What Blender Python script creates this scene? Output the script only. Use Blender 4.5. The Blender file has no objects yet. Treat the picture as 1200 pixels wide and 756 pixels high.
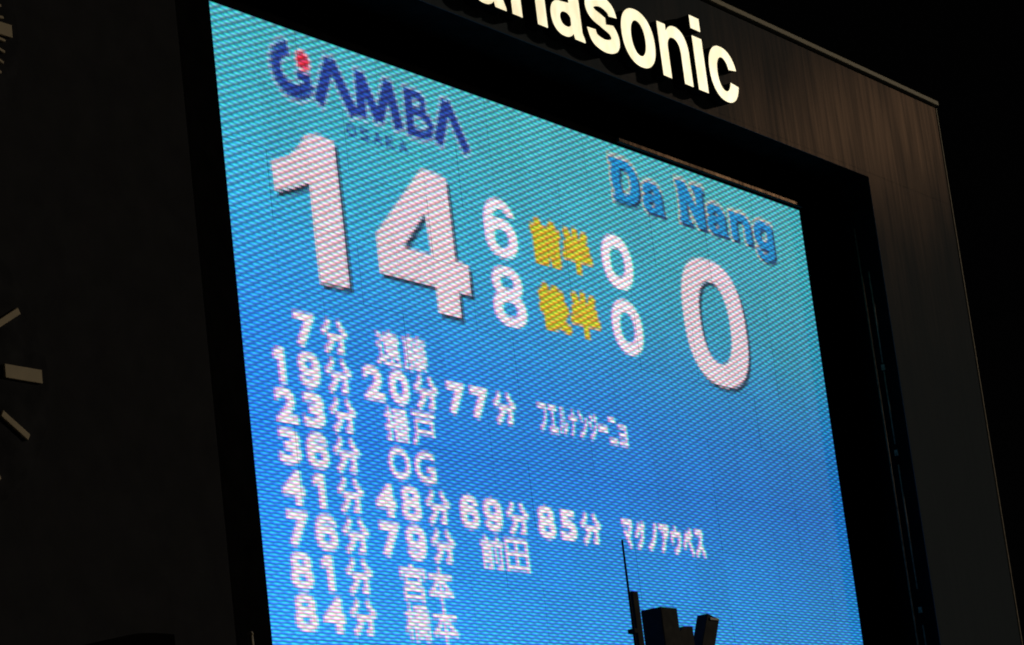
import bpy, bmesh, math, random
import numpy as np
from mathutils import Matrix, Vector

random.seed(7)
rng = np.random.default_rng(7)
scn = bpy.context.scene
col = scn.collection
ZC = 5.0                       # camera height; board heights below are given relative to it

# ------------------------------------------------------------------ camera
R = [[0.548297, 0.132793, 0.825673],
     [-0.827953, 0.22521, 0.51359],
     [-0.117749, -0.965218, 0.233428]]
cam_d = bpy.data.cameras.new('camera')
cam_d.sensor_fit = 'HORIZONTAL'
cam_d.sensor_width = 36.0
cam_d.lens = 99.795
cam_d.clip_start = 0.1
cam_d.clip_end = 3000
cam = bpy.data.objects.new('camera', cam_d)
col.objects.link(cam)
cam.matrix_world = Matrix((
    (R[0][0], -R[0][1], -R[0][2], -26.08),
    (R[1][0], -R[1][1], -R[1][2], -20.0),
    (R[2][0], -R[2][1], -R[2][2], ZC),
    (0, 0, 0, 1)))
scn.camera = cam

# ------------------------------------------------------------------ night light
SUN_DIR = Vector((0.8787, -0.3857, 0.2811)).normalized()      # towards the floodlight tower
EL = math.asin(SUN_DIR.z)
world = bpy.data.worlds.new('World')
scn.world = world
world.use_nodes = True
wn = world.node_tree.nodes
wl = world.node_tree.links
bg = wn['Background']
sky = wn.new('ShaderNodeTexSky')
sky.sky_type = 'NISHITA'
sky.sun_disc = False
sky.sun_elevation = EL
sky.sun_rotation = math.atan2(SUN_DIR.x, SUN_DIR.y)
hs = wn.new('ShaderNodeHueSaturation')
hs.inputs['Saturation'].default_value = 0.1
wl.new(sky.outputs[0], hs.inputs['Color'])
wl.new(hs.outputs[0], bg.inputs[0])
bg.inputs[1].default_value = 0.00008
sun_d = bpy.data.lights.new('sun', 'SUN')
sun_d.energy = 0.62
sun_d.angle = math.radians(1.5)
sun_d.color = (1.0, 0.82, 0.56)
sun = bpy.data.objects.new('sun', sun_d)
col.objects.link(sun)
sun.rotation_euler = SUN_DIR.to_track_quat('Z', 'Y').to_euler()
sun.location = (30, -20, 30)

scn.view_settings.view_transform = 'Standard'
scn.view_settings.look = 'None'
scn.view_settings.exposure = 0
scn.view_settings.gamma = 1
scn.render.engine = 'CYCLES'
scn.cycles.filter_width = 1.9


# ------------------------------------------------------------------ helpers
def tag(o, label=None, cat=None, group=None, kind=None):
    if label: o['label'] = label
    if cat: o['category'] = cat
    if group: o['group'] = group
    if kind: o['kind'] = kind
    return o


def empty(name, loc, label=None, cat=None, group=None):
    o = bpy.data.objects.new(name, None)
    col.objects.link(o)
    o.location = loc
    o.empty_display_size = 0.3
    return tag(o, label, cat, group)


def link(name, me, mat=None, parent=None, loc=None):
    """loc: world location of the object's own origin (mesh given relative to it)"""
    o = bpy.data.objects.new(name, me)
    col.objects.link(o)
    if mat: me.materials.append(mat)
    if parent:
        o.parent = parent
    if loc is not None:
        base = wloc(parent) if parent else Vector((0, 0, 0))
        o.location = Vector(loc) - base
    return o


def wloc(o):
    v = Vector((0, 0, 0))
    while o:
        v += o.location
        o = o.parent
    return v


def box_bm(bm, x0, x1, y0, y1, z0, z1, bevel=0.0):
    vs = [bm.verts.new(p) for p in ((x0, y0, z0), (x1, y0, z0), (x1, y1, z0), (x0, y1, z0),
                                    (x0, y0, z1), (x1, y0, z1), (x1, y1, z1), (x0, y1, z1))]
    fs = [bm.faces.new([vs[i] for i in f]) for f in
          ((0, 3, 2, 1), (4, 5, 6, 7), (0, 1, 5, 4), (1, 2, 6, 5), (2, 3, 7, 6), (3, 0, 4, 7))]
    if bevel:
        es = list({e for f in fs for e in f.edges})
        bmesh.ops.bevel(bm, geom=es, offset=bevel, segments=2, affect='EDGES', profile=0.6)


def box(name, x0, x1, y0, y1, z0, z1, mat, parent=None, bevel=0.006):
    """world-space box; its origin sits at its low front corner's centre"""
    c = Vector(((x0 + x1) / 2, (y0 + y1) / 2, z0))
    bm = bmesh.new()
    box_bm(bm, x0 - c.x, x1 - c.x, y0 - c.y, y1 - c.y, 0, z1 - z0, bevel)
    me = bpy.data.meshes.new(name)
    bm.to_mesh(me); bm.free()
    return link(name, me, mat, parent, c)


def tube(name, p0, p1, r0, r1, mat, parent=None, n=14):
    p0 = Vector(p0); p1 = Vector(p1)
    d = p1 - p0
    q = d.to_track_quat('Z', 'Y')
    bm = bmesh.new()
    ra = [bm.verts.new(q @ Vector((r0 * math.cos(a), r0 * math.sin(a), 0))) for a in [2 * math.pi * k / n for k in range(n)]]
    rb = [bm.verts.new(d + q @ Vector((r1 * math.cos(a), r1 * math.sin(a), 0))) for a in [2 * math.pi * k / n for k in range(n)]]
    for k in range(n):
        f = bm.faces.new((ra[k], ra[(k + 1) % n], rb[(k + 1) % n], rb[k])); f.smooth = True
    bm.faces.new(ra[::-1]); bm.faces.new(rb)
    me = bpy.data.meshes.new(name)
    bm.to_mesh(me); bm.free()
    return link(name, me, mat, parent, p0)


def prism(name, pts, y0, y1, mat, parent=None, bevel=0.004):
    """pts: outline in (x, z) world, extruded from y0 (front) to y1 (back)"""
    c = Vector((pts[0][0], y0, pts[0][1]))
    bm = bmesh.new()
    a = [bm.verts.new((x - c.x, 0, z - c.z)) for x, z in pts]
    b = [bm.verts.new((x - c.x, y1 - y0, z - c.z)) for x, z in pts]
    n = len(pts)
    bm.faces.new(a); bm.faces.new(b[::-1])
    for k in range(n):
        bm.faces.new((a[k], b[k], b[(k + 1) % n], a[(k + 1) % n]))
    bmesh.ops.recalc_face_normals(bm, faces=bm.faces)
    if bevel:
        bmesh.ops.bevel(bm, geom=list(bm.edges), offset=bevel, segments=1, affect='EDGES')
    me = bpy.data.meshes.new(name)
    bm.to_mesh(me); bm.free()
    return link(name, me, mat, parent, c)


# ------------------------------------------------------------------ materials
def srgb(c):
    c = np.asarray(c, float) / 255.0
    return np.where(c <= 0.04045, c / 12.92, ((c + 0.055) / 1.055) ** 2.4)


def mat_new(name):
    m = bpy.data.materials.new(name)
    m.use_nodes = True
    nt = m.node_tree
    return m, nt.nodes, nt.links, nt.nodes['Principled BSDF']


def m_paint(name, base, rough=0.5, spec=0.3, noise_scale=3.0, amount=0.35, bump=0.02, metallic=0.0):
    m, n, l, b = mat_new(name)
    tc = n.new('ShaderNodeTexCoord')
    nz = n.new('ShaderNodeTexNoise')
    nz.inputs['Scale'].default_value = noise_scale
    nz.inputs['Detail'].default_value = 6
    l.new(tc.outputs['Object'], nz.inputs['Vector'])
    rp = n.new('ShaderNodeValToRGB')
    rp.color_ramp.elements[0].position = 0.3
    rp.color_ramp.elements[1].position = 0.75
    rp.color_ramp.elements[0].color = tuple([v * (1 - amount) for v in base]) + (1,)
    rp.color_ramp.elements[1].color = tuple([v * (1 + amount) for v in base]) + (1,)
    l.new(nz.outputs['Fac'], rp.inputs['Fac'])
    l.new(rp.outputs[0], b.inputs['Base Color'])
    mr = n.new('ShaderNodeMapRange')
    mr.inputs['To Min'].default_value = max(0.05, rough - 0.1)
    mr.inputs['To Max'].default_value = min(1, rough + 0.12)
    l.new(nz.outputs['Fac'], mr.inputs['Value'])
    l.new(mr.outputs[0], b.inputs['Roughness'])
    b.inputs['Specular IOR Level'].default_value = spec
    b.inputs['Metallic'].default_value = metallic
    if bump:
        bp = n.new('ShaderNodeBump')
        bp.inputs['Strength'].default_value = bump
        l.new(nz.outputs['Fac'], bp.inputs['Height'])
        l.new(bp.outputs[0], b.inputs['Normal'])
    return m


def m_brushed(name='brushed_cladding', lo=0.00028, hi=0.00095, base=1.0):
    """dark metal cladding, brushed vertically: streaks in gloss, relief and tone"""
    m, n, l, b = mat_new(name)
    geo = n.new('ShaderNodeNewGeometry')
    mp = n.new('ShaderNodeMapping')
    mp.inputs['Scale'].default_value = (11.0, 11.0, 0.5)
    l.new(geo.outputs['Position'], mp.inputs['Vector'])
    n1 = n.new('ShaderNodeTexNoise')
    n1.inputs['Scale'].default_value = 1.0
    n1.inputs['Detail'].default_value = 4
    n1.inputs['Roughness'].default_value = 0.5
    l.new(mp.outputs[0], n1.inputs['Vector'])
    mp2 = n.new('ShaderNodeMapping')
    mp2.inputs['Scale'].default_value = (1.3, 1.3, 0.5)
    l.new(geo.outputs['Position'], mp2.inputs['Vector'])
    n2 = n.new('ShaderNodeTexNoise')
    n2.inputs['Scale'].default_value = 1.0
    n2.inputs['Detail'].default_value = 3
    l.new(mp2.outputs[0], n2.inputs['Vector'])
    # gloss streaks
    mu = n.new('ShaderNodeMath'); mu.operation = 'MULTIPLY'
    l.new(n1.outputs['Fac'], mu.inputs[0]); l.new(n2.outputs['Fac'], mu.inputs[1])
    sp = n.new('ShaderNodeMapRange')
    sp.inputs['From Min'].default_value = 0.13
    sp.inputs['From Max'].default_value = 0.44
    sp.inputs['To Min'].default_value = lo
    sp.inputs['To Max'].default_value = hi
    l.new(mu.outputs[0], sp.inputs['Value'])
    tint = n.new('ShaderNodeVectorMath'); tint.operation = 'SCALE'
    tint.inputs[0].default_value = (1.0, 0.62, 0.42)
    l.new(sp.outputs[0], tint.inputs['Scale'])
    gl = n.new('ShaderNodeBsdfAnisotropic')
    gl.distribution = 'GGX'
    l.new(tint.outputs[0], gl.inputs['Color'])
    rg = n.new('ShaderNodeMapRange')
    rg.inputs['To Min'].default_value = 0.165
    rg.inputs['To Max'].default_value = 0.24
    l.new(n2.outputs['Fac'], rg.inputs['Value'])
    l.new(rg.outputs[0], gl.inputs['Roughness'])
    rp = n.new('ShaderNodeValToRGB')
    rp.color_ramp.elements[0].color = (0.062 * base, 0.080 * base, 0.104 * base, 1)
    rp.color_ramp.elements[1].color = (0.074 * base, 0.094 * base, 0.122 * base, 1)
    l.new(n1.outputs['Fac'], rp.inputs['Fac'])
    l.new(rp.outputs[0], b.inputs['Base Color'])
    b.inputs['Specular IOR Level'].default_value = 0.0
    b.inputs['Roughness'].default_value = 0.8
    bp = n.new('ShaderNodeBump')
    bp.inputs['Strength'].default_value = 0.10
    bp.inputs['Distance'].default_value = 0.01
    l.new(n1.outputs['Fac'], bp.inputs['Height'])
    l.new(bp.outputs[0], gl.inputs['Normal'])
    ad = n.new('ShaderNodeAddShader')
    l.new(b.outputs[0], ad.inputs[0]); l.new(gl.outputs[0], ad.inputs[1])
    l.new(ad.outputs[0], n['Material Output'].inputs['Surface'])
    return m


M_CLAD = m_brushed()
M_WALL = m_paint('matt_black_wall', (0.036, 0.038, 0.046), 0.85, 0.0, 3.0, 0.12)
M_REVEAL = m_paint('black_reveal', (0.008, 0.008, 0.009), 0.85, 0.0)
M_CAP = m_paint('olive_metal_cap', (0.40, 0.37, 0.30), 0.6, 0.05, 6)
M_TRIM = m_paint('worn_aluminium', (0.45, 0.40, 0.32), 0.6, 0.05, 9, 0.5)
M_DARKTRIM = m_paint('dull_conduit', (0.32, 0.25, 0.18), 0.5, 0.1, 12, 0.6)
M_HOOD = m_brushed('brushed_ledge', 0.0015, 0.0075, 0.5)
M_TICK = m_paint('cream_enamel', (0.53, 0.46, 0.35), 0.6, 0.05, 5, 0.1)
M_DIAL = m_paint('black_dial', (0.034, 0.036, 0.044), 0.85, 0.0)
M_BLACK = m_paint('black_equipment', (0.006, 0.007, 0.012), 0.7, 0.04, 8)
M_STEEL = m_paint('galvanised_steel', (0.16, 0.155, 0.13), 0.5, 0.4, 10)
M_CONC = m_paint('concrete', (0.28, 0.27, 0.25), 0.9, 0.2, 2)
M_GROUND = m_paint('dark_ground', (0.07, 0.075, 0.06), 0.95, 0.1, 0.6, 0.4)
M_RETURN = m_paint('black_letter_return', (0.005, 0.005, 0.005), 0.8, 0.0)


def m_letterface():
    m, n, l, b = mat_new('lit_cream_acrylic')
    geo = n.new('ShaderNodeNewGeometry')
    mp = n.new('ShaderNodeMapping')
    mp.inputs['Scale'].default_value = (2.2, 2.2, 0.9)
    l.new(geo.outputs['Position'], mp.inputs['Vector'])
    nz = n.new('ShaderNodeTexNoise')
    nz.inputs['Scale'].default_value = 2.6
    nz.inputs['Detail'].default_value = 3
    l.new(mp.outputs[0], nz.inputs['Vector'])
    rp = n.new('ShaderNodeValToRGB')
    rp.color_ramp.elements[0].position = 0.35
    rp.color_ramp.elements[1].position = 0.68
    rp.color_ramp.elements[0].color = tuple(srgb((226, 213, 170))) + (1,)
    rp.color_ramp.elements[1].color = tuple(srgb((254, 247, 208))) + (1,)
    l.new(nz.outputs['Fac'], rp.inputs['Fac'])
    b.inputs['Base Color'].default_value = (0.75, 0.72, 0.6, 1)
    b.inputs['Roughness'].default_value = 0.4
    l.new(rp.outputs[0], b.inputs['Emission Color'])
    b.inputs['Emission Strength'].default_value = 0.93
    return m


M_LETTER = m_letterface()

# ------------------------------------------------------------------ LED material
PV = 0.0436           # row pitch of the lamps
PH = 0.22             # lamp cluster pitch along a row
DARK_K, LIT_K = 0.34, 1.46


def m_led():
    m, n, l, b = mat_new('led_lamps')
    geo = n.new('ShaderNodeNewGeometry')
    sx = n.new('ShaderNodeSeparateXYZ')
    l.new(geo.outputs['Position'], sx.inputs[0])

    def math_(op, a, c=None, d=None):
        k = n.new('ShaderNodeMath'); k.operation = op
        for i, v in enumerate((a, c, d)):
            if v is None: continue
            if hasattr(v, 'type') and not isinstance(v, (int, float)): l.new(v, k.inputs[i])
            else: k.inputs[i].default_value = v
        return k.outputs[0]
    X, Z = sx.outputs['X'], sx.outputs['Z']
    # slow irregularity in lamp placement, and lamp-to-lamp brightness
    nz = n.new('ShaderNodeTexNoise'); nz.inputs['Scale'].default_value = 11.0; nz.inputs['Detail'].default_value = 5
    mpn = n.new('ShaderNodeMapping'); mpn.inputs['Scale'].default_value = (1.0, 1.0, 3.2)
    l.new(geo.outputs['Position'], mpn.inputs['Vector'])
    l.new(mpn.outputs[0], nz.inputs['Vector'])
    jig = math_('MULTIPLY', math_('SUBTRACT', nz.outputs['Fac'], 0.5), 3.4)
    # moire put into the lamp pattern: diagonals stronger high up, rows lower down
    def ramp_z(z0, v0, z1, v1):
        k = n.new('ShaderNodeMapRange')
        k.inputs['From Min'].default_value = z0; k.inputs['From Max'].default_value = z1
        k.inputs['To Min'].default_value = v0; k.inputs['To Max'].default_value = v1
        l.new(Z, k.inputs['Value'])
        return k.outputs[0]
    w_up = ramp_z(ZC + 5.5, 0.14, ZC + 10.0, 0.32)
    w_row = ramp_z(ZC + 5.5, 0.31, ZC + 10.0, 0.14)
    chans = []
    for dx, dz in ((-0.018, 0.007), (0.0, -0.004), (0.018, 0.004)):
        A = math_('ADD', math_('MULTIPLY', math_('ADD', X, dx), 2 * math.pi / PH), jig)
        B = math_('MULTIPLY', math_('ADD', Z, dz), math.pi / PV)
        up = math_('COSINE', math_('SUBTRACT', A, B))
        dn = math_('COSINE', math_('ADD', A, B))
        v = math_('ADD', math_('MULTIPLY_ADD', up, w_up, 0.5), math_('MULTIPLY', dn, 0.17))
        # narrow dark louvre between rows
        r = math_('COSINE', math_('MULTIPLY', math_('ADD', Z, dz), 2 * math.pi / PV))
        v2 = math_('MULTIPLY_ADD', r, w_row, math_('MULTIPLY', v, 0.85))
        v3 = math_('MULTIPLY', v2, math_('MULTIPLY_ADD', nz.outputs['Fac'], 1.0, 0.5))
        chans.append(v3)
    at = n.new('ShaderNodeAttribute'); at.attribute_name = 'video'
    sep = n.new('ShaderNodeSeparateColor')
    l.new(at.outputs['Color'], sep.inputs[0])
    cb = n.new('ShaderNodeCombineXYZ')
    # drive curve: the gap between lamps keeps only the strongest primary, the lamp itself blooms towards white
    for i, v in enumerate(chans):
        c = sep.outputs[i]
        dark = math_('MULTIPLY', math_('POWER', c, 1.7), DARK_K)
        lit = math_('MULTIPLY', math_('POWER', c, 0.75), LIT_K)
        l.new(math_('MULTIPLY_ADD', v, math_('SUBTRACT', lit, dark), dark), cb.inputs[i])
    mx = cb
    l.new(mx.outputs[0], b.inputs['Emission Color'])
    b.inputs['Base Color'].default_value = (0.01, 0.01, 0.01, 1)
    b.inputs['Roughness'].default_value = 0.7
    b.inputs['Specular IOR Level'].default_value = 0.1
    b.inputs['Emission Strength'].default_value = 1.0
    return m


M_LED = m_led()

# ------------------------------------------------------------------ glyph outlines from the built-in font
_gc = {}


def glyph(ch, bold=0.0):
    key = (ch, bold)
    if key in _gc: return _gc[key]
    cu = bpy.data.curves.new('glyph', 'FONT')
    cu.body = ch
    cu.offset = bold
    cu.resolution_u = 6
    ob = bpy.data.objects.new('glyph', cu)
    col.objects.link(ob)
    dg = bpy.context.evaluated_depsgraph_get()
    dg.update()
    ev = ob.evaluated_get(dg)
    me = ev.to_mesh()
    me.calc_loop_triangles()
    co = np.array([v.co[:2] for v in me.vertices]) if len(me.vertices) else np.zeros((0, 2))
    tr = np.array([t.vertices[:] for t in me.loop_triangles], int)
    ev.to_mesh_clear()
    bpy.data.objects.remove(ob)
    bpy.data.curves.remove(cu)
    if len(tr) == 0: raise RuntimeError('empty glyph ' + ch)
    lo, hi = co.min(0), co.max(0)
    out = ((co - lo) / (hi - lo))[tr]
    _gc[key] = out
    return out


# ------------------------------------------------------------------ grotesque letter shapes as distance fields (x-height = 1)
def f_box(X, Y, x0, x1, y0, y1):
    return np.maximum(np.abs(X - (x0 + x1) / 2) - (x1 - x0) / 2, np.abs(Y - (y0 + y1) / 2) - (y1 - y0) / 2)


def f_ell(X, Y, cx, cy, rx, ry, e=2.2):
    q = (np.abs((X - cx) / rx) ** e + np.abs((Y - cy) / ry) ** e) ** (1 / e)
    return (q - 1) * min(rx, ry)


def f_line(X, Y, pts, w):
    out = np.full(X.shape, 9.0)
    pts = np.array(pts, float)
    for a, b in zip(pts[:-1], pts[1:]):
        d = b - a
        t = np.clip(((X - a[0]) * d[0] + (Y - a[1]) * d[1]) / (d @ d), 0, 1)
        out = np.minimum(out, np.hypot(X - a[0] - t * d[0], Y - a[1] - t * d[1]))
    return out - w / 2


def f_poly(X, Y, pts):
    """convex outline given clockwise or anticlockwise"""
    p = np.array(pts, float)
    area = sum(p[i][0] * p[(i + 1) % len(p)][1] - p[(i + 1) % len(p)][0] * p[i][1] for i in range(len(p)))
    out = np.full(X.shape, -9.0)
    for i in range(len(p)):
        a, b = p[i], p[(i + 1) % len(p)]
        d = (b - a) / np.linalg.norm(b - a)
        nrm = np.array((d[1], -d[0])) * (1 if area > 0 else -1)
        out = np.maximum(out, (X - a[0]) * nrm[0] + (Y - a[1]) * nrm[1])
    return out


def catmull(pts, n=8):
    p = [np.array(q, float) for q in pts]
    p = [2 * p[0] - p[1]] + p + [2 * p[-1] - p[-2]]
    out = []
    for i in range(1, len(p) - 2):
        for k in range(n):
            t = k / n
            out.append(0.5 * (2 * p[i] + (p[i + 1] - p[i - 1]) * t + (2 * p[i - 1] - 5 * p[i] + 4 * p[i + 1] - p[i + 2]) * t * t
                              + (3 * p[i] - p[i - 1] - 3 * p[i + 1] + p[i + 2]) * t ** 3))
    out.append(p[-2])
    return out


U, N_, SUB = np.minimum, np.maximum, (lambda a, b: np.maximum(a, -b))


def field(ch, X, Y):
    if ch == 'o':
        return SUB(f_ell(X, Y, .5, .5, .5, .515), f_ell(X, Y, .5, .5, .215, .315, 2.1))
    if ch == 'c':
        f = SUB(f_ell(X, Y, .52, .5, .52, .515), f_ell(X, Y, .52, .5, .23, .315, 2.1))
        return SUB(f, f_poly(X, Y, [(.52, .5), (1.3, .20), (1.3, .83)]) if False else f_poly(X, Y, [(.56, .405), (1.3, .335), (1.3, .70), (.56, .60)]))
    if ch == 'n':
        arch = N_(SUB(f_ell(X, Y, .60, .58, .40, .435), f_ell(X, Y, .495, .56, .215, .225)), .56 - Y)
        return U(U(f_box(X, Y, 0, .28, 0, .985), f_box(X, Y, .715, 1.0, 0, .60)), N_(arch, .2 - X))
    if ch == 'i':
        return U(f_box(X, Y, 0, 1, 0, .985), f_box(X, Y, 0, 1, 1.12, 1.36))
    if ch == 'a':
        top = N_(SUB(f_ell(X, Y, .49, .68, .43, .34), f_ell(X, Y, .47, .655, .15, .155)), .66 - Y)
        top = U(top, f_box(X, Y, .60, .92, .12, .70))
        bowl = SUB(U(f_ell(X, Y, .36, .285, .35, .30), f_poly(X, Y, [(.30, .40), (.70, .50), (.70, .62), (.36, .585)])),
                   f_ell(X, Y, .45, .295, .165, .125))
        bowl = SUB(bowl, f_box(X, Y, .60, .9, -.5, .11)) if False else bowl
        foot = f_poly(X, Y, [(.62, .14), (.67, .0), (.98, .0), (.98, .05), (.92, .16)])
        return U(U(top, bowl), foot)
    if ch == 's':
        pts = catmull([(.84, .655), (.76, .82), (.50, .905), (.24, .84), (.17, .71), (.26, .60), (.50, .525), (.74, .44), (.83, .29),
                       (.75, .155), (.50, .095), (.23, .16), (.14, .345)])
        f = f_line(X, Y, pts, .235)
        f = SUB(f, f_poly(X, Y, [(.60, .50), (1.1, .58), (1.1, .715), (.60, .665)]))
        return SUB(f, f_poly(X, Y, [(-.2, .30), (.40, .34), (.40, .42), (-.2, .55)]))
    if ch == 'P':
        f = U(f_box(X, Y, 0, .3, 0, 1.36), U(f_ell(X, Y, .55, .94, .45, .42), f_box(X, Y, 0, .55, .52, 1.36)))
        return SUB(f, U(f_ell(X, Y, .5, .94, .21, .185), f_box(X, Y, .3, .5, .755, 1.125)))
    if ch == 'g':
        f = SUB(f_ell(X, Y, .48, .52, .48, .50), f_ell(X, Y, .5, .53, .2, .27))
        f = U(f, f_box(X, Y, .70, .98, -.1, .98))
        hook = N_(SUB(f_ell(X, Y, .5, -.06, .48, .34), f_ell(X, Y, .48, -.03, .22, .16)), Y + .04)
        return U(f, hook)
    if ch == 'D':
        f = U(f_ell(X, Y, .45, .5, .55, .5), f_box(X, Y, 0, .45, 0, 1))
        return SUB(f, U(f_ell(X, Y, .45, .5, .24, .31), f_box(X, Y, .27, .45, .19, .81)))
    if ch == 'N':
        return U(U(f_box(X, Y, 0, .27, 0, 1), f_box(X, Y, .73, 1, 0, 1)), f_poly(X, Y, [(0, 1), (.30, 1), (1, 0), (.70, 0)]))
    if ch in '69':
        if ch == '9': X, Y = 1 - X, 1 - Y
        f = SUB(f_ell(X, Y, .5, .335, .5, .345), f_ell(X, Y, .51, .325, .215, .165))
        arc_ = SUB(f_ell(X, Y, .52, .5, .52, .51), f_ell(X, Y, .55, .52, .27, .32))
        arc_ = N_(arc_, U(.70 - Y, X - .30))
        arc_ = SUB(arc_, f_poly(X, Y, [(.52, .55), (1.2, .55), (1.2, .715), (.52, .76)]))
        return U(f, arc_)
    if ch == '8':
        f = U(f_ell(X, Y, .5, .735, .455, .275), f_ell(X, Y, .5, .29, .5, .30))
        return SUB(SUB(f, f_ell(X, Y, .5, .74, .19, .115)), f_ell(X, Y, .5, .285, .215, .13))
    if ch == '0':
        return SUB(f_ell(X, Y, .5, .5, .5, .51), f_ell(X, Y, .5, .5, .22, .29))
    if ch == '1':
        return U(f_box(X, Y, .45, 1, 0, 1), f_poly(X, Y, [(0, .66), (0, .84), (.5, 1), (.6, .8)]))
    raise KeyError(ch)


FIELD_CH = 'ocniasPgDN69801'


def outlines(f, xs_, ys_):
    """closed contours of f = 0 (marching squares)"""
    F = f
    H, Wd = F.shape
    nxt = {}
    pos = {}

    def pt(key):
        if key not in pos:
            k, j, i = key
            if k == 0: a, b = F[j, i], F[j, i + 1]
            else: a, b = F[j, i], F[j + 1, i]
            t = a / (a - b)
            if k == 0: pos[key] = (xs_[i] + t * (xs_[i + 1] - xs_[i]), ys_[j])
            else: pos[key] = (xs_[i], ys_[j] + t * (ys_[j + 1] - ys_[j]))
        return key
    ins = F < 0
    c = ins[:-1, :-1].astype(int) + 2 * ins[:-1, 1:] + 4 * ins[1:, 1:] + 8 * ins[1:, :-1]
    for j, i in np.argwhere((c > 0) & (c < 15)):
        j = int(j); i = int(i)
        B, Rr, T, L = (0, j, i), (1, j, i + 1), (0, j + 1, i), (1, j, i)
        tab = {1: [(L, B)], 2: [(B, Rr)], 3: [(L, Rr)], 4: [(Rr, T)], 5: [(L, B), (Rr, T)], 6: [(B, T)], 7: [(L, T)],
               8: [(T, L)], 9: [(T, B)], 10: [(B, Rr), (T, L)], 11: [(T, Rr)], 12: [(Rr, L)], 13: [(Rr, B)], 14: [(B, L)]}
        for a, b in tab[int(c[j, i])]:
            nxt[pt(a)] = pt(b)
    loops = []
    while nxt:
        k0 = next(iter(nxt)); k = k0; loop = []
        while k in nxt:
            loop.append(pos[k]); k = nxt.pop(k)
        if len(loop) > 8: loops.append(loop)
    return loops


# ------------------------------------------------------------------ the video picture (metres on the screen)
SW, SH = 15.53, 8.72
ZTOP = 12.335
NCX, NCZ = 360, 200
S = 4
CW, CH = NCX * S, NCZ * S
canvas = np.zeros((CH, CW, 3))
xs = (np.arange(CW) + 0.5) / CW * SW
zs = ZTOP - (np.arange(CH) + 0.5) / CH * SH
keys = [(12.4, (60, 178, 192)), (10.9, (50, 168, 194)), (9.8, (42, 160, 204)), (9.0, (32, 142, 214)), (8.2, (24, 126, 218)),
        (7.0, (20, 118, 222)), (5.6, (26, 140, 234)), (4.5, (36, 156, 242)), (3.5, (36, 158, 244))]
kz = np.array([k[0] for k in keys])[::-1]
kc = np.array([k[1] for k in keys], float)[::-1]
XX, ZZ = np.meshgrid(xs, zs)
zz_eff = ZZ + (XX - 6) * 0.05 * np.clip((ZZ - 7) / 3, 0, 1)
for i in range(3):
    canvas[..., i] = np.interp(zz_eff, kz, kc[:, i])
fade = 1.14 - 0.26 * XX / SW
canvas *= np.where(ZZ < 9.5, fade, 1.0 + (fade - 1) * np.clip((12.3 - ZZ) / 2.8, 0.3, 1))[..., None]
CHSHIFT = (-0.016, 0.018, -0.010)


def tri_mask(tris):
    """tris (n,3,2) in metres -> boolean mask"""
    m = np.zeros((CH, CW), bool)
    t = tris.copy()
    t[..., 0] = t[..., 0] / SW * CW - 0.5
    t[..., 1] = (ZTOP - t[..., 1]) / SH * CH - 0.5
    for a, b, c in t:
        x0 = max(int(math.floor(min(a[0], b[0], c[0]))), 0); x1 = min(int(math.ceil(max(a[0], b[0], c[0]))) + 1, CW)
        y0 = max(int(math.floor(min(a[1], b[1], c[1]))), 0); y1 = min(int(math.ceil(max(a[1], b[1], c[1]))) + 1, CH)
        if x1 <= x0 or y1 <= y0: continue
        gx, gy = np.meshgrid(np.arange(x0, x1), np.arange(y0, y1))
        e1 = (b[0] - a[0]) * (gy - a[1]) - (b[1] - a[1]) * (gx - a[0])
        e2 = (c[0] - b[0]) * (gy - b[1]) - (c[1] - b[1]) * (gx - b[0])
        e3 = (a[0] - c[0]) * (gy - c[1]) - (a[1] - c[1]) * (gx - c[0])
        m[y0:y1, x0:x1] |= ((e1 >= -1e-6) & (e2 >= -1e-6) & (e3 >= -1e-6)) | ((e1 <= 1e-6) & (e2 <= 1e-6) & (e3 <= 1e-6))
    return m


def poly_mask(pts):
    p = np.array(pts, float)
    m = np.zeros((CH, CW), bool)
    inside = np.zeros((CH, CW), bool)
    n = len(p)
    for k in range(n):
        x1, z1 = p[k]; x2, z2 = p[(k + 1) % n]
        if z1 == z2: continue
        cond = ((z1 > ZZ) != (z2 > ZZ)) & (XX < (x2 - x1) * (ZZ - z1) / (z2 - z1) + x1)
        inside ^= cond
    return m | inside


def stroke_mask(pts, w):
    m = np.zeros((CH, CW), bool)
    tr = []
    for (a, b) in zip(pts[:-1], pts[1:]):
        a = np.array(a, float); b = np.array(b, float)
        d = (b - a) / np.linalg.norm(b - a) * w / 2
        q = np.array((-d[1], d[0]))
        c = [a + q, b + q, b - q, a - q]
        tr += [[c[0], c[1], c[2]], [c[0], c[2], c[3]]]
    return tri_mask(np.array(tr))


def shift(m, dx, dz):
    ix = int(round(dx / SW * CW)); iz = int(round(-dz / SH * CH))
    return np.roll(np.roll(m, ix, 1), iz, 0)


def dilate(m, r):
    out = m.copy()
    for k in range(12):
        a = 2 * math.pi * k / 12
        out |= shift(m, r * math.cos(a), r * math.sin(a))
    return out


def paint(m, rgb, fringe=True):
    for i in range(3):
        mm = shift(m, CHSHIFT[i], 0) if fringe else m
        canvas[..., i][mm] = rgb[i]


def place(ch, x0, x1, zt, zb, bold=0.0, slant=0.0):
    if ch in FIELD_CH:
        xh = 1.0
        f = field(ch, (XX - x0) / (x1 - x0), (ZZ - zb) / (zt - zb) * xh)
        return (f < 0)
    g = glyph(ch, bold).copy()
    x = x0 + g[..., 0] * (x1 - x0) + slant * (g[..., 1])
    z = zb + g[..., 1] * (zt - zb)
    return tri_mask(np.stack([x, z], -1))


WHITE = (248, 236, 250)
GH = 0.42
B1 = 0.028


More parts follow.
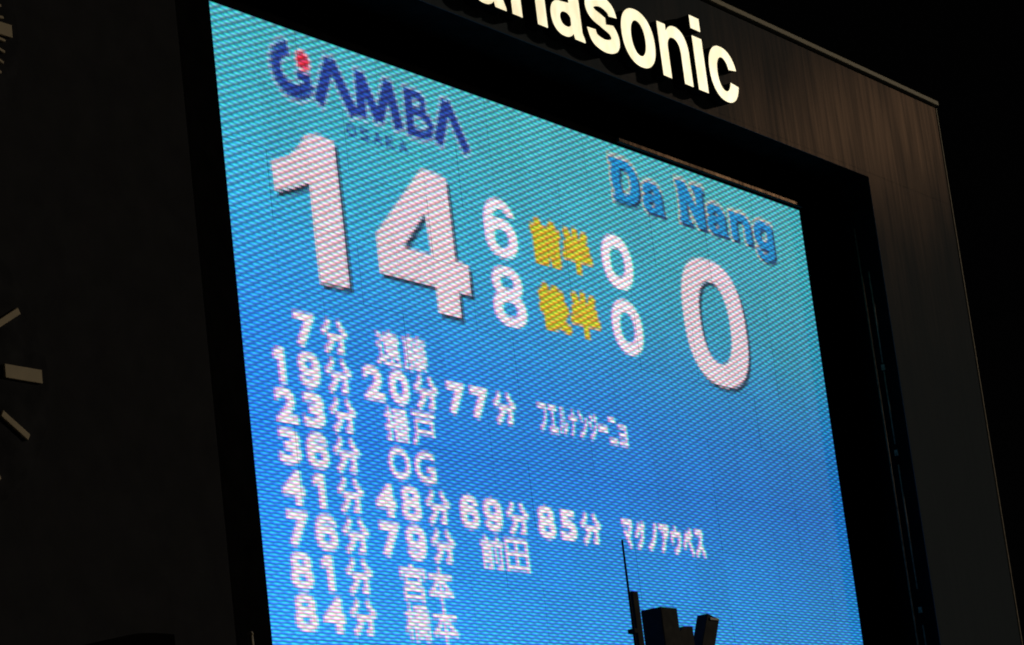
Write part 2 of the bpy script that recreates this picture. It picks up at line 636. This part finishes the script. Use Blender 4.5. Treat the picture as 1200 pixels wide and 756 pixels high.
def minute(x, zt):
    b = zt - 0.425
    P_ = lambda *q: [(x + u, b + v * 0.95) for u, v in q]
    return (stroke_mask(P_((0.155, 0.45), (0.11, 0.34), (0.0, 0.25)), 0.09) | stroke_mask(P_((0.345, 0.45), (0.40, 0.34), (0.51, 0.25)), 0.09)
            | stroke_mask(P_((0.10, 0.225), (0.42, 0.225)), 0.075) | stroke_mask(P_((0.39, 0.25), (0.38, 0.02)), 0.10)
            | stroke_mask(P_((0.41, 0.03), (0.28, 0.04)), 0.065) | stroke_mask(P_((0.22, 0.23), (0.16, 0.10), (0.04, 0.0)), 0.095))


def digits(s, x, zt, n_w=0.415):
    """fixed cells of 0.545 m, minute mark at the end of each group"""
    for ch in s:
        if ch == '1': m = place(ch, x + 0.06, x + 0.27, zt, zt - GH, B1)
        elif ch == '分': m = minute(x, zt)
        elif ch != ' ': m = place(ch, x, x + n_w, zt, zt - GH, B1)
        if ch != ' ': paint(m if ch == '分' else dilate(m, 0.011), WHITE)
        x += 0.553


def word(s, x, zt, cw, gw, gh=0.46, fat=0.012, col_=None):
    for ch in s:
        if ch == 'ー': m = stroke_mask([(x, zt - gh * 0.5), (x + gw, zt - gh * 0.5)], 0.07)
        elif ch in 'ョュャ': m = place(ch, x + 0.02, x + gw, zt - gh * 0.25, zt - gh)
        else: m = place(ch, x + fat, x + gw - fat, zt - fat, zt - gh + fat)
        paint(dilate(m, fat), col_ or WHITE)
        x += cw


ROW = [8.545 - 0.5045 * k for k in range(8)]
digits(' 7分', 0.53, ROW[0]); word('遠藤', 2.76, ROW[0] + 0.02, 0.59, 0.55, 0.48, 0.015)
digits('19分', 0.53, ROW[1]); digits('20分', 2.42, ROW[1]); digits('77分', 4.27, ROW[1])
word('フェルナンジーニョ', 6.46, ROW[1] - 0.03, 0.264, 0.24, 0.40, 0.016)
digits('23分', 0.54, ROW[2]); word('播戸', 2.77, ROW[2] + 0.02, 0.59, 0.55, 0.46, 0.015)
digits('36分', 0.53, ROW[3])
paint(place('O', 2.76, 3.24, ROW[3], ROW[3] - GH, B1), WHITE); paint(place('G', 3.33, 3.80, ROW[3], ROW[3] - GH, B1), WHITE)
digits('41分', 0.52, ROW[4]); digits('48分', 2.40, ROW[4]); digits('69分', 4.27, ROW[4]); digits('85分', 6.13, ROW[4])
word('マグノアウベス', 8.34, ROW[4], 0.343, 0.30, 0.42, 0.020)
digits('76分', 0.54, ROW[5]); digits('79分', 2.42, ROW[5]); word('前田', 4.63, ROW[5] + 0.01, 0.59, 0.56, 0.46, 0.015)
digits('81分', 0.52, ROW[6]); word('宮本', 2.73, ROW[6] + 0.02, 0.60, 0.57, 0.48, 0.015)
digits('84分', 0.52, ROW[7]); word('橋本', 2.74, ROW[7] + 0.02, 0.60, 0.57, 0.48, 0.015)

# the big score
ONE = [(1.70, 10.93), (1.95, 11.00), (2.33, 10.97), (2.33, 9.02), (1.69, 9.00), (1.68, 10.30), (1.37, 10.18), (0.95, 10.06),
       (0.94, 10.45), (1.32, 10.59), (1.55, 10.76)]
FOUR = [(4.17, 10.89), (4.29, 10.98), (4.84, 10.94), (4.84, 9.78), (5.15, 9.76), (5.13, 9.34), (4.84, 9.34), (4.83, 8.98),
        (4.28, 8.98), (4.28, 9.34), (3.02, 9.34), (3.03, 9.86)]
HOLE = [(4.22, 10.33), (3.63, 9.77), (4.27, 9.77)]


def ring(cx, cz, rx, rz, e=2.5, n=72):
    out = []
    for k in range(n):
        a = 2 * math.pi * k / n
        c, s_ = math.cos(a), math.sin(a)
        out.append((cx + rx * math.copysign(abs(c) ** (2 / e), c), cz + rz * math.copysign(abs(s_) ** (2 / e), s_)))
    return out


SHADOW = (14, 48, 76)
PINK = (230, 210, 224)


def big(m):
    paint(shift(m, 0.062, -0.060) & ~m, SHADOW, False)
    paint(m, PINK, False)


big(poly_mask(ONE))
big(poly_mask(FOUR) & ~poly_mask(HOLE))
big(poly_mask(ring(12.0, 9.90, 1.00, 1.02)) & ~poly_mask(ring(12.0, 9.90, 0.47, 0.66, 2.3)))
for ch, x0, x1, zt, zb in (('6', 5.66, 6.48, 10.86, 10.02), ('8', 5.66, 6.50, 9.88, 9.03)):
    paint(place(ch, x0, x1, zt, zb, 0.022), WHITE)
for cz, cx in ((10.44, 9.20), (9.45, 9.25)):
    paint(poly_mask(ring(cx, cz, 0.44, 0.42, 2.2)) & ~poly_mask(ring(cx, cz, 0.20, 0.23, 2.2)), WHITE)
YEL = (208, 196, 34)
for s_, z in (('前半', 10.72), ('後半', 9.76)):
    for k, ch in enumerate(s_):
        m = dilate(place(ch, 6.89 + 0.82 * k, 7.60 + 0.82 * k, z, z - 0.60), 0.02)
        paint(dilate(m, 0.035) & ~m, (205, 160, 45), False)
        paint(m, YEL, False)

# the home crest lettering
NAVY = (16, 48, 146)
C_HALO = (130, 188, 216)
arc = [(1.60 + 0.36 * math.cos(math.radians(a)), 11.78 + 0.29 * math.sin(math.radians(a))) for a in range(100, 352, 12)]
logo = stroke_mask(arc, 0.21) | stroke_mask([(1.95, 11.74), (1.68, 11.74)], 0.12)
logo |= stroke_mask([(2.09, 11.44), (2.42, 12.10)], 0.20) | stroke_mask([(2.42, 12.10), (2.86, 11.43)], 0.20)
logo |= stroke_mask([(2.78, 11.50), (3.06, 11.50)], 0.14)
logo |= stroke_mask([(3.02, 11.43), (3.06, 12.09)], 0.20) | stroke_mask([(3.06, 12.06), (3.40, 11.46)], 0.18)
logo |= stroke_mask([(3.40, 11.46), (3.70, 12.08)], 0.18) | stroke_mask([(3.68, 12.08), (3.86, 11.43)], 0.20)
logo |= stroke_mask([(4.12, 11.42), (4.15, 12.08)], 0.18) | stroke_mask([(4.08, 12.03), (4.46, 12.01), (4.50, 11.90), (4.42, 11.78), (4.15, 11.78)], 0.13)
logo |= stroke_mask([(4.42, 11.78), (4.62, 11.68), (4.62, 11.56), (4.48, 11.47), (4.08, 11.47)], 0.14)
logo |= stroke_mask([(4.76, 11.42), (5.07, 12.08)], 0.20) | stroke_mask([(5.05, 12.08), (5.46, 11.42)], 0.18)
paint(dilate(logo, 0.045) & ~logo, C_HALO)
paint(logo, NAVY, False)
m = poly_mask(ring(1.83, 11.95, 0.13, 0.12, 2))
paint(dilate(m, 0.035), (236, 190, 214), False)
paint(m, (214, 34, 66), False)
for k, ch in enumerate('OSAKA'):
    m = dilate(place(ch, 2.64 + 0.29 * k, 2.84 + 0.29 * k, 11.29, 11.12, 0.0), 0.008)
    paint(m, (30, 84, 156), False)

# the visitors' name
def serif_box(*r):
    out = np.zeros((CH, CW), bool)
    for x0, x1, z0, z1 in r:
        out |= (XX > x0) & (XX < x1) & (ZZ > z0) & (ZZ < z1)
    return out


vis = place('D', 9.42, 10.13, 12.12, 11.45) | serif_box((9.34, 9.50, 11.45, 11.53), (9.34, 9.50, 12.04, 12.12))
vis |= place('a', 10.22, 10.84, 11.90, 11.43)
vis |= place('N', 11.37, 12.12, 12.12, 11.44) | serif_box((11.32, 11.68, 11.44, 11.51), (11.32, 11.50, 12.04, 12.12), (11.82, 12.18, 12.04, 12.12))
vis |= place('a', 12.21, 12.84, 11.90, 11.43)
vis |= place('n', 12.98, 13.64, 11.89, 11.44)
vis |= place('g', 13.77, 14.40, 11.88, 11.42)
vis = dilate(vis, 0.012)
paint(dilate(vis, 0.055) & ~vis, (178, 186, 172), False)
paint(shift(vis, 0.05, -0.05) & ~vis, (10, 40, 84), False)
paint(vis, (6, 130, 200), False)

# limited bandwidth of the video feed
canvas = (np.roll(canvas, 2, 1) + canvas * 2 + np.roll(canvas, -2, 1)) / 4
video = np.clip(canvas, 0, 320).reshape(NCZ, S, NCX, S, 3)
video = srgb(video).mean(axis=(1, 3))

# ------------------------------------------------------------------ scoreboard
Z = lambda v: v + ZC
board = empty('scoreboard', (9.0, -0.4, 0.0), 'huge black framed video scoreboard showing a 14 to 0 match result at night', 'scoreboard')
FD = -0.75                    # front plane of the cladding; the lamps are at y = 0
XL, XR, ZB, ZT_IN = -1.48, 16.85, 2.40, 12.97
OX, OZ, OB = 20.25, 14.93, 0.9

box('screen_backing', -1.6, 16.95, 0.035, 0.30, Z(ZB - .1), Z(ZT_IN + .1), M_REVEAL, board, 0)
box('back_shell', -9.2, OX - 0.08, 0.31, 1.9, Z(OB), Z(OZ - 0.02), M_WALL, board, 0.01)
# black bezel round the lamps: four boards butted end to end
box('bezel', -1.6, -0.012, -0.02, 0.03, Z(ZB), Z(ZT_IN + .05), M_REVEAL, board, 0)
box('bezel', SW + 0.012, 16.95, -0.02, 0.03, Z(ZB), Z(ZT_IN + .05), M_REVEAL, board, 0)
box('bezel', -0.010, SW + 0.010, -0.02, 0.03, Z(ZTOP + 0.012), Z(ZT_IN + .05), M_REVEAL, board, 0)
box('bezel', -0.010, SW + 0.010, -0.02, 0.03, Z(ZB), Z(ZTOP - SH - 0.012), M_REVEAL, board, 0)
# deep reveals between cladding and lamps
box('reveal', XR, XR + 0.08, FD + 0.011, -0.022, Z(ZB), Z(ZT_IN - 0.002), M_REVEAL, board, 0)
box('reveal', XL - 0.08, XL, FD + 0.011, -0.022, Z(ZB), Z(ZT_IN - 0.002), M_REVEAL, board, 0)
box('reveal', XL - 0.08, XR + 0.08, FD + 0.011, -0.022, Z(ZT_IN), Z(ZT_IN + 0.08), M_REVEAL, board, 0)
box('reveal', XL - 0.08, XR + 0.08, FD + 0.011, -0.022, Z(ZB - 0.08), Z(ZB - 0.002), M_REVEAL, board, 0)
# cladding of the front
box('top_fascia', XL + 0.003, OX - 0.035, FD, 0.30, Z(ZT_IN + 0.0795), Z(OZ - 0.035), M_CLAD, board, 0.004)
box('top_fascia_lip', XL, XR, FD, FD + 0.010, Z(ZT_IN), Z(ZT_IN + 0.079), M_CLAD, board, 0.0)
box('side_fascia', XR + 0.0795, OX - 0.035, FD, 0.30, Z(OB), Z(ZT_IN + 0.079), M_CLAD, board, 0.0)
box('side_fascia_lip', XR + 0.0005, XR + 0.079, FD, FD + 0.010, Z(ZB), Z(ZT_IN + 0.079), M_CLAD, board, 0.0)
box('bottom_fascia', XL, XR, FD, 0.0, Z(OB), Z(ZB - 0.083), M_WALL, board, 0.004)
box('clock_wall', -9.2, XL - 0.12, FD + 0.004, 0.30, Z(OB), Z(OZ - 0.035), M_WALL, board, 0.012)
box('joint_strip', XL - 0.117, XL - 0.003, FD + 0.012, FD + 0.038, Z(OB), Z(OZ - 0.035), M_REVEAL, board, 0.0)
box('top_cap', -9.2, OX + 0.03, FD - 0.05, 1.95, Z(OZ + 0.012), Z(OZ + 0.095), M_CAP, board, 0.01)
box('corner_trim', OX - 0.030, OX, FD - 0.012, 1.9, Z(OB), Z(OZ - 0.035), M_TRIM, board, 0.004)
box('ledge', 9.6, SW + 0.0, -0.075, -0.022, Z(ZTOP + 0.034), Z(ZTOP + 0.106), M_HOOD, board, 0.012)
# two thin conduits up the right reveal
tube('conduit', (XR - 0.025, -0.36, Z(ZB)), (XR - 0.025, -0.36, Z(12.15)), 0.015, 0.015, M_DARKTRIM, board, 8)
for z0, z1 in ((2.5, 5.3), (5.9, 8.0), (8.35, 9.6), (9.75, 11.35)):
    tube('conduit', (XR - 0.02, -0.50, Z(z0)), (XR - 0.02, -0.50, Z(z1)), 0.014, 0.014, M_DARKTRIM, board, 8)
for z0 in (9.62, 8.15, 5.5):
    box('conduit_clip', XR - 0.05, XR - 0.002, -0.54, -0.47, Z(z0), Z(z0 + 0.10), M_DARKTRIM, board, 0.006)
for x in (-4.0, 6.0, 16.0):
    box('support_pier', x - 0.7, x + 0.7, 0.2, 1.6, 0.0, Z(OB) - 0.002, M_CONC, board, 0.02)

# the lamp modules: 18 x 10 cabinets of 20 x 20 video cells
screen = empty('led_screen', (0, 0, Z(ZTOP - SH)))
screen.parent = board
screen.location = Vector((0, 0, Z(ZTOP - SH))) - board.location
MX, MZ = 18, 10
nx, nz = NCX // MX, NCZ // MZ
cw, chh = SW / NCX, SH / NCZ
for j in range(MZ):
    for i in range(MX):
        ox = i * nx * cw
        oz = (MZ - 1 - j) * nz * chh
        dy = float(rng.uniform(-0.002, 0.002))
        verts, faces = [], []
        g = 0.0012
        px = [k * cw for k in range(nx + 1)]; px[0] += g; px[-1] -= g
        pz = [k * chh for k in range(nz + 1)]; pz[0] += g; pz[-1] -= g
        for b in range(nz + 1):
            for a in range(nx + 1):
                verts.append((px[a], 0, pz[b]))
        colr = []
        gain = float(rng.uniform(0.955, 1.045))
        tint = 1 + rng.uniform(-0.02, 0.02, 3)
        for b in range(nz):
            for a in range(nx):
                v = b * (nx + 1) + a
                faces.append((v, v + 1, v + nx + 2, v + nx + 1))
                r = video[j * nz + (nz - 1 - b), i * nx + a] * gain * tint
                colr.append(r)
        nf = len(faces)
        # thin cabinet edge behind the lamps
        v0 = 0; v1 = nx; v2 = (nx + 1) * (nz + 1) - 1; v3 = (nx + 1) * nz
        base = len(verts)
        for q in (v0, v1, v2, v3):
            verts.append((verts[q][0], 0.028, verts[q][2]))
        ring_ = [v0, v1, v2, v3]
        for q in range(4):
            faces.append((ring_[q], base + q, base + (q + 1) % 4, ring_[(q + 1) % 4]))
        me = bpy.data.meshes.new('lamp_module')
        me.from_pydata(verts, [], faces)
        at = me.attributes.new('video', 'FLOAT_COLOR', 'FACE')
        arr = np.zeros((len(faces), 4), np.float32)
        arr[:nf, :3] = np.array(colr)
        arr[:, 3] = 1
        at.data.foreach_set('color', arr.ravel())
        me.materials.append(M_LED)
        o = bpy.data.objects.new('lamp_module', me)
        col.objects.link(o)
        o.parent = screen
        o.location = (ox, dy, oz)

# ------------------------------------------------------------------ raised lettering
sign = empty('lettering_sign', (7.8, FD, Z(13.18)), 'cream glowing raised letters reading Panasonic along the top fascia', 'sign')
sign['label'] = 'cream glowing raised maker lettering along the top of the black frame'


def letter(ch, x0, x1, zb, zt, bold=0.03):
    gx = np.linspace(-0.06, 1.08, 150); gy = np.linspace(-0.06, 1.44, 190)
    GX, GY = np.meshgrid(gx, gy)
    cu = bpy.data.curves.new('letter', 'CURVE')
    cu.dimensions = '2D'
    cu.fill_mode = 'BOTH'
    cu.extrude = 0.5
    for lp in outlines(field(ch, GX, GY), gx, gy):
        sp = cu.splines.new('POLY')
        sp.points.add(len(lp) - 1)
        for q, (a_, b_) in zip(sp.points, lp): q.co = (a_, b_, 0, 1)
        sp.use_cyclic_u = True
    ob = bpy.data.objects.new('tmp', cu)
    col.objects.link(ob)
    dg = bpy.context.evaluated_depsgraph_get(); dg.update()
    ev = ob.evaluated_get(dg)
    me = bpy.data.meshes.new_from_object(ev)
    bpy.data.objects.remove(ob); bpy.data.curves.remove(cu)
    co = np.array([v.co[:] for v in me.vertices])
    lo, hi = co.min(0), co.max(0)
    w, h = x1 - x0, zt - zb
    face_me = bpy.data.meshes.new('letter_face')
    bm = bmesh.new(); bm.from_mesh(me)
    for v in bm.verts:
        c = v.co
        v.co = Vector(((c.x - lo[0]) / (hi[0] - lo[0]) * w - w / 2,
                       -0.20 if c.z > 0 else 0.0,
                       (c.y - lo[1]) / (hi[1] - lo[1]) * h))
    bmesh.ops.recalc_face_normals(bm, faces=bm.faces)
    bm2 = bm.copy()
    front = [f for f in bm2.faces if all(abs(v.co.y + 0.20) < 1e-5 for v in f.verts)]
    keep = set(front)
    bmesh.ops.delete(bm2, geom=[f for f in bm2.faces if f not in keep], context='FACES')
    for v in bm2.verts: v.co.y -= 0.006
    bmesh.ops.recalc_face_normals(bm2, faces=bm2.faces)
    bm2.to_mesh(face_me); bm2.free()
    me2 = bpy.data.meshes.new('letter')
    bm.to_mesh(me2); bm.free()
    bpy.data.meshes.remove(me)
    c = Vector(((x0 + x1) / 2, FD - 0.004, Z(zb)))
    o = link('letter', me2, M_RETURN, sign, c)
    f = link('letter_face', face_me, M_LETTER, o, c)
    return o


XH = 14.07
for ch, x0, x1, zb, zt in (('P', 3.52, 4.42, 13.18, 14.40), ('a', 4.50, 5.37, 13.165, XH), ('n', 5.52, 6.42, 13.18, XH),
                           ('a', 6.55, 7.42, 13.165, XH), ('s', 7.52, 8.42, 13.165, XH), ('o', 8.52, 9.48, 13.165, XH),
                           ('n', 9.63, 10.53, 13.18, XH), ('i', 10.70, 11.00, 13.18, 14.39), ('c', 11.14, 12.03, 13.165, XH)):
    letter(ch, x0, x1, zb, zt)

# ------------------------------------------------------------------ two dials on the clock wall
def dial(name, label, cx, cz, r_thick, r_thin, l_thick, l_thin, minutes, hands):
    root = empty(name, (cx, FD, Z(cz)), label, 'clock', 'dials on the clock wall')
    root['group'] = 'dials on the clock wall'
    bm = bmesh.new()
    bmesh.ops.create_cone(bm, cap_ends=True, segments=96, radius1=r_thick + 0.12, radius2=r_thick + 0.12, depth=0.008)
    bmesh.ops.rotate(bm, verts=bm.verts, cent=(0, 0, 0), matrix=Matrix.Rotation(math.radians(90), 3, 'X'))
    me = bpy.data.meshes.new('dial_face'); bm.to_mesh(me); bm.free()
    link('dial_face', me, M_DIAL, root, (cx, FD - 0.002, Z(cz)))

    def bar(nm, a, r0, r1, w, t=0.03, mat=M_TICK):
        bm = bmesh.new()
        box_bm(bm, r0, r1, -t, 0, -w / 2, w / 2, 0.005)
        bmesh.ops.rotate(bm, verts=bm.verts, cent=(0, 0, 0), matrix=Matrix.Rotation(-a, 3, 'Y'))
        me = bpy.data.meshes.new(nm); bm.to_mesh(me); bm.free()
        return link(nm, me, mat, root, (cx, FD - 0.004, Z(cz)))
    for k in range(60):
        a = math.radians(6 * k)
        if k % 15 == 0: bar('hour_mark', a, r_thick - l_thick, r_thick, 0.145, 0.03)
        elif k % 5 == 0: bar('hour_mark', a, r_thin - l_thin, r_thin, 0.072 if not minutes else 0.055, 0.03)
        elif minutes: bar('minute_mark', a, r_thin - 0.16, r_thin - 0.01, 0.03)
    for a, r, w, t in hands:
        bar('hand', math.radians(90 - a), -0.18, r, w, t)
    return root


dial('wall_clock', 'round clock with cream hour bars on the black wall, the lower of two dials', -5.87, 6.88, 1.43, 1.34, 0.55, 0.43,
     False, ((235, 0.72, 0.10, 0.08), (205, 0.85, 0.07, 0.10)))
dial('stopwatch_dial', 'round dial ringed with fine minute ticks, above the plain hour clock', -5.84, 10.665, 1.37, 1.27, 0.45, 0.22,
     True, ((288, 1.0, 0.07, 0.08),))

# ------------------------------------------------------------------ things standing below, in front of the board
gz = Z(2.6)
walk = box('walkway', -9.0, 19.0, -3.6, -0.9, gz - 0.12, gz, M_STEEL, None, 0.01)
tag(walk, kind='structure')
for x in (-6, 0, 6, 12, 18):
    b_ = box('walkway_pier', x - 0.15, x + 0.15, -2.4, -2.1, 0.0, gz - 0.122, M_STEEL, None, 0.01)
    tag(b_, kind='structure')

fx = empty('projector_bracket', (5.6, -2.0, gz), 'black angular cluster of boxes and leaning arms before the lower edge of the screen', 'equipment')
box('upright_box', 5.26, 5.68, -2.2, -1.90, gz, Z(4.72), M_BLACK, fx, 0.012)
box('post', 4.60, 4.74, -2.2, -2.14, gz, Z(4.885), M_BLACK, fx, 0.008)
prism('leaning_plate', [(4.30, Z(3.62)), (6.06, Z(3.40)), (6.10, Z(4.51)), (5.86, Z(4.50))], -2.16, -2.06, M_BLACK, fx)
arm = prism('leaning_arm', [(5.70, Z(3.4)), (6.05, Z(3.4)), (6.77, Z(4.63)), (6.47, Z(4.69))], -2.2, -2.04, M_BLACK, fx)
box('arm_highlight', 6.50, 6.72, -2.215, -2.202, Z(4.605), Z(4.635), M_STEEL, fx, 0.003)  # pale strip standing in for the highlight near the arm's top
rod = tube('whip_rod', (4.50, -2.2, gz), (4.51, -2.2, Z(5.53)), 0.022, 0.013, M_BLACK, fx, 10)
box('rod_clamp', 4.46, 4.56, -2.24, -2.14, Z(4.34), Z(4.40), M_BLACK, fx, 0.006)

# rounded black hood low on the left
hd = empty('rounded_hood', (-4.95, -2.0, gz), 'black round-topped hood low in front of the dark clock wall', 'lamp housing')
pts = [(-5.75, Z(3.70))]
for k in range(9):
    t = k / 8
    pts.append((-5.62 + 0.95 * t, Z(3.80 + 0.155 * math.sin(t * math.pi / 2))))
pts += [(-4.41, Z(3.955)), (-4.41, Z(3.40)), (-5.75, Z(3.40))]
prism('hood', pts, -2.2, -1.5, M_RETURN, hd, 0.006)
box('stem', -5.15, -4.95, -1.95, -1.75, gz, Z(3.40), M_BLACK, hd, 0.01)

gp = empty('thin_post', (-3.21, -2.2, gz), 'slim pale metal post at the foot of the screen, left of its corner', 'post')
tube('shaft', (-3.21, -2.2, gz), (-3.21, -2.2, Z(4.00)), 0.028, 0.028, M_TRIM, gp, 12)
tube('post_tip', (-3.21, -2.2, Z(4.00)), (-3.21, -2.2, Z(4.03)), 0.034, 0.024, M_TRIM, gp, 12)

# ------------------------------------------------------------------ ground
g_ = box('ground', -600, 600, -600, 600, -0.3, 0.0, M_GROUND, None, 0)
tag(g_, kind='structure')
